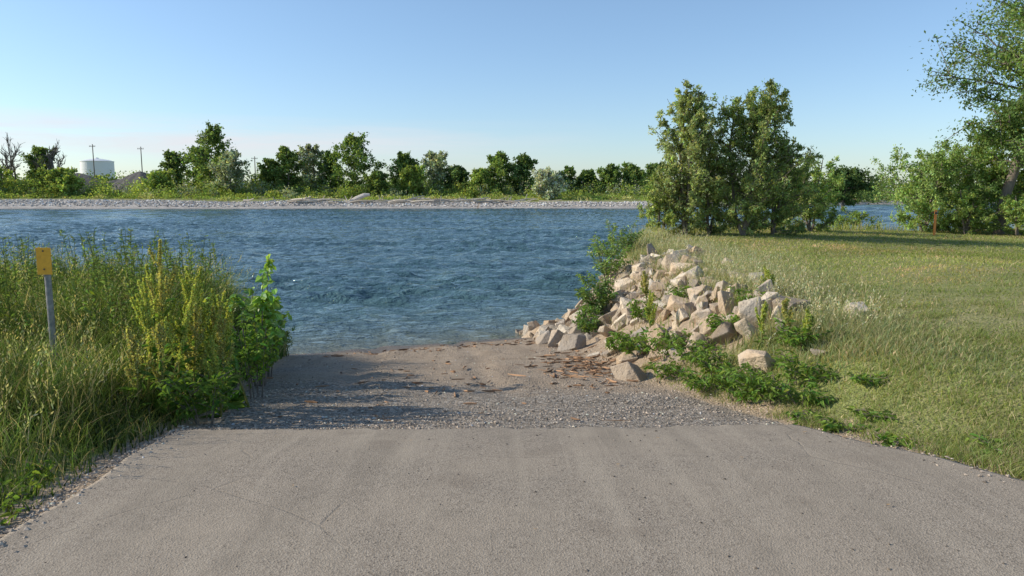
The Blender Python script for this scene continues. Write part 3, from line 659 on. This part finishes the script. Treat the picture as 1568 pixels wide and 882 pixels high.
for x, y, h, r in [(1.65, 9.6, .38, .3), (1.85, 8.9, .38, .3), (2.0, 8.3, .34, .3), (1.5, 10.3, .4, .28), (2.15, 7.6, .28, .28), (2.45, 8.5, .30, .25), (1.95, 7.3, .22, .25), (2.1, 6.7, .30, .33), (2.3, 6.4, .30, .33), (2.6, 6.5, .28, .3), (2.45, 6.1, .2, .25), (2.85, 7.2, .26, .25), (2.9, 8.9, .28, .25), (2.5, 10.8, .3, .25), (2.0, 11.2, .4, .28), (1.75, 8.2, .2, .25), (2.4, 5.75, .06, .16), (2.75, 5.5, .05, .12), (2.95, 6.0, .07, .14), (2.15, 7.0, .28, .3), (3.1, 4.6, .05, .13), (2.65, 4.95, .05, .13), (2.5, 5.4, .06, .14)]:
    leafy('broadleaf_weed', x, y, h, r, 9, int(460*max(.25, h/.4)), .07, (.12, .185, .04), .38, M_leaf, br=3)
e = empty('curly_dock_weed'); G = Geo(); W = Geo()
for i, d in enumerate([(2.75, 7.4, .5), (2.6, 7.7, .5), (1.9, 10.0, .7), (2.2, 11.8, .6), (2.9, 7.1, .4), (3.2, 9.2, .45)]): dockplant(G, W, *d, i)
G.make('seed_spikes_and_leaves', M_leaf, e); W.make('stems', M_leaf, e)

# ------------------------------------------------------------ marker posts
def metal(name, c1, c2, metalv=0., rough=.5):
    m, nt, out = newmat(name); b = NB(nt); p = b.pos(); n = b.noise(p, 25, 5, .65)
    b.princ(out, b.mix(b.rng(n, .35, .7), c1, c2), rough, b.bump(n, .15, .005), .4, metalv); return m
M_steel = metal('weathered_steel', (.20, .20, .20), (.36, .35, .33), .3, .6); M_or = metal('orange_yellow_plate', (.95, .48, .04), (.78, .37, .035), 0, .5); M_bolt = metal('bolt', (.05, .05, .05), (.12, .12, .12), .5)
M_oro = metal('orange_marker', (.9, .32, .07), (.78, .25, .05))
def box(name, c, s, mat, par, bev=.004):
    bm = bmesh.new(); bmesh.ops.create_cube(bm, size=1)
    for v in bm.verts: v.co = Vector((v.co.x*s[0], v.co.y*s[1], v.co.z*s[2]))+Vector(c)
    bmesh.ops.bevel(bm, geom=bm.edges[:], offset=bev, segments=2, affect='EDGES')
    me = bpy.data.meshes.new(name); bm.to_mesh(me); bm.free(); ob = bpy.data.objects.new(name, me); scene.collection.objects.link(ob); me.materials.append(mat); ob.parent = par; return ob
px_, py_ = -4.08, 6.5; pz = float(height(px_, py_)); e = empty('utility_marker_post')
lathe('post', px_, py_, [(.027, pz-.2), (.027, 1.06), (.02, 1.07), (.001, 1.072)], M_steel, e, 16)
box('plate', (px_, py_-.035, .99), (.13, .006, .235), M_or, e, .002)
box('plate_side', (px_-.062, py_-.005, .99), (.006, .054, .235), M_or, e, .002)
for dz in (-.07, .09):
    lt = box('bolt', (px_, py_-.042, .99+dz), (.014, .008, .014), M_bolt, e, .003)
e = empty('orange_marker_post'); z = float(height(13.6, 24)); box('post', (13.6, 24, z+.38), (.08, .03, .9), M_oro, e, .01); box('cap_band', (13.6, 23.98, z+.72), (.086, .012, .06), M_bolt, e, .002)

G = Geo()
for x, y, s in [(2.3, 5.0, .07), (2.1, 5.2, .04), (.62, 4.25, .03), (1.0, 5.0, .03), (-.7, 4.9, .025), (1.9, 3.6, .03), (.1, 3.3, .02), (-1.2, 3.9, .025), (1.4, 4.4, .025)]:
    P = np.array([[x, y, height(x, y)+.040]]); V, F, k = leaves(P, s, .45, 0, True, axis=np.array([[1., .2, .0]]), up=6); V[:, 2] = height(x, y)+.040+(V[:, 2]-V[:, 2].min())*.2; G.add(V, F, (.42, .29, .17))
G.make('dead_leaves', M_dry)

# ------------------------------------------------------------ sun, sky, camera
el = math.radians(27); d = Vector((1, -.06, 0)).normalized()
sd = Vector((-d.x*math.cos(el), -d.y*math.cos(el), math.sin(el)))
L = bpy.data.lights.new('sun', 'SUN'); L.energy = 5.0; L.angle = math.radians(.5); L.color = (1, .92, .79)
lo = bpy.data.objects.new('sun', L); scene.collection.objects.link(lo); lo.rotation_euler = sd.to_track_quat('Z', 'Y').to_euler()
w = bpy.data.worlds.new('World'); scene.world = w; w.use_nodes = True; nt = w.node_tree; nt.nodes.clear(); b = NB(nt)
sky = b.node('ShaderNodeTexSky', sky_type='NISHITA'); sky.sun_disc = False; sky.sun_elevation = el; sky.sun_rotation = math.atan2(sd.x, sd.y) % (2*math.pi)
sky.air_density = 1.0; sky.dust_density = .35; sky.ozone_density = 2.2
tc = b.node('ShaderNodeTexCoord').outputs['Generated']; sx = b.node('ShaderNodeSeparateXYZ'); nt.links.new(tc, sx.inputs[0])
tint = b.mix(b.rng(sx.outputs[2], 0, .30), (.82, .93, 1.13), (1.08, 1.12, 1.15))
skc = b.mix(1., sky.outputs[0], tint, 'MULTIPLY')
cn = b.noise(b.scale(tc, (2.2, 2.2, 26)), 1.6, 6, .6, .4)
band = b.math('MULTIPLY', b.rng(sx.outputs[2], .015, .06), b.rng(sx.outputs[2], .070, .094, 1, 0))
band = b.math('MULTIPLY', band, b.rng(sx.outputs[0], .15, -.35))
cm = b.math('MULTIPLY', band, b.rng(cn, .38, .62, 0.15, .8))
mul = b.mix(cm, skc, (5.6, 5.4, 5.7))
bg = b.node('ShaderNodeBackground'); nt.links.new(mul, bg.inputs[0]); bg.inputs[1].default_value = .15
wo = b.node('ShaderNodeOutputWorld'); nt.links.new(bg.outputs[0], wo.inputs[0])

cam = bpy.data.cameras.new('camera'); co = bpy.data.objects.new('camera', cam); scene.collection.objects.link(co)
cam.sensor_width = 36; cam.lens = 26.17; cam.clip_end = 6000; cam.clip_start = .05
co.location = (0, 0, 1.6); co.rotation_euler = (math.radians(90-7.45), 0, 0); scene.camera = co
scene.view_settings.view_transform = 'Standard'; scene.view_settings.look = 'None'; scene.view_settings.exposure = 0
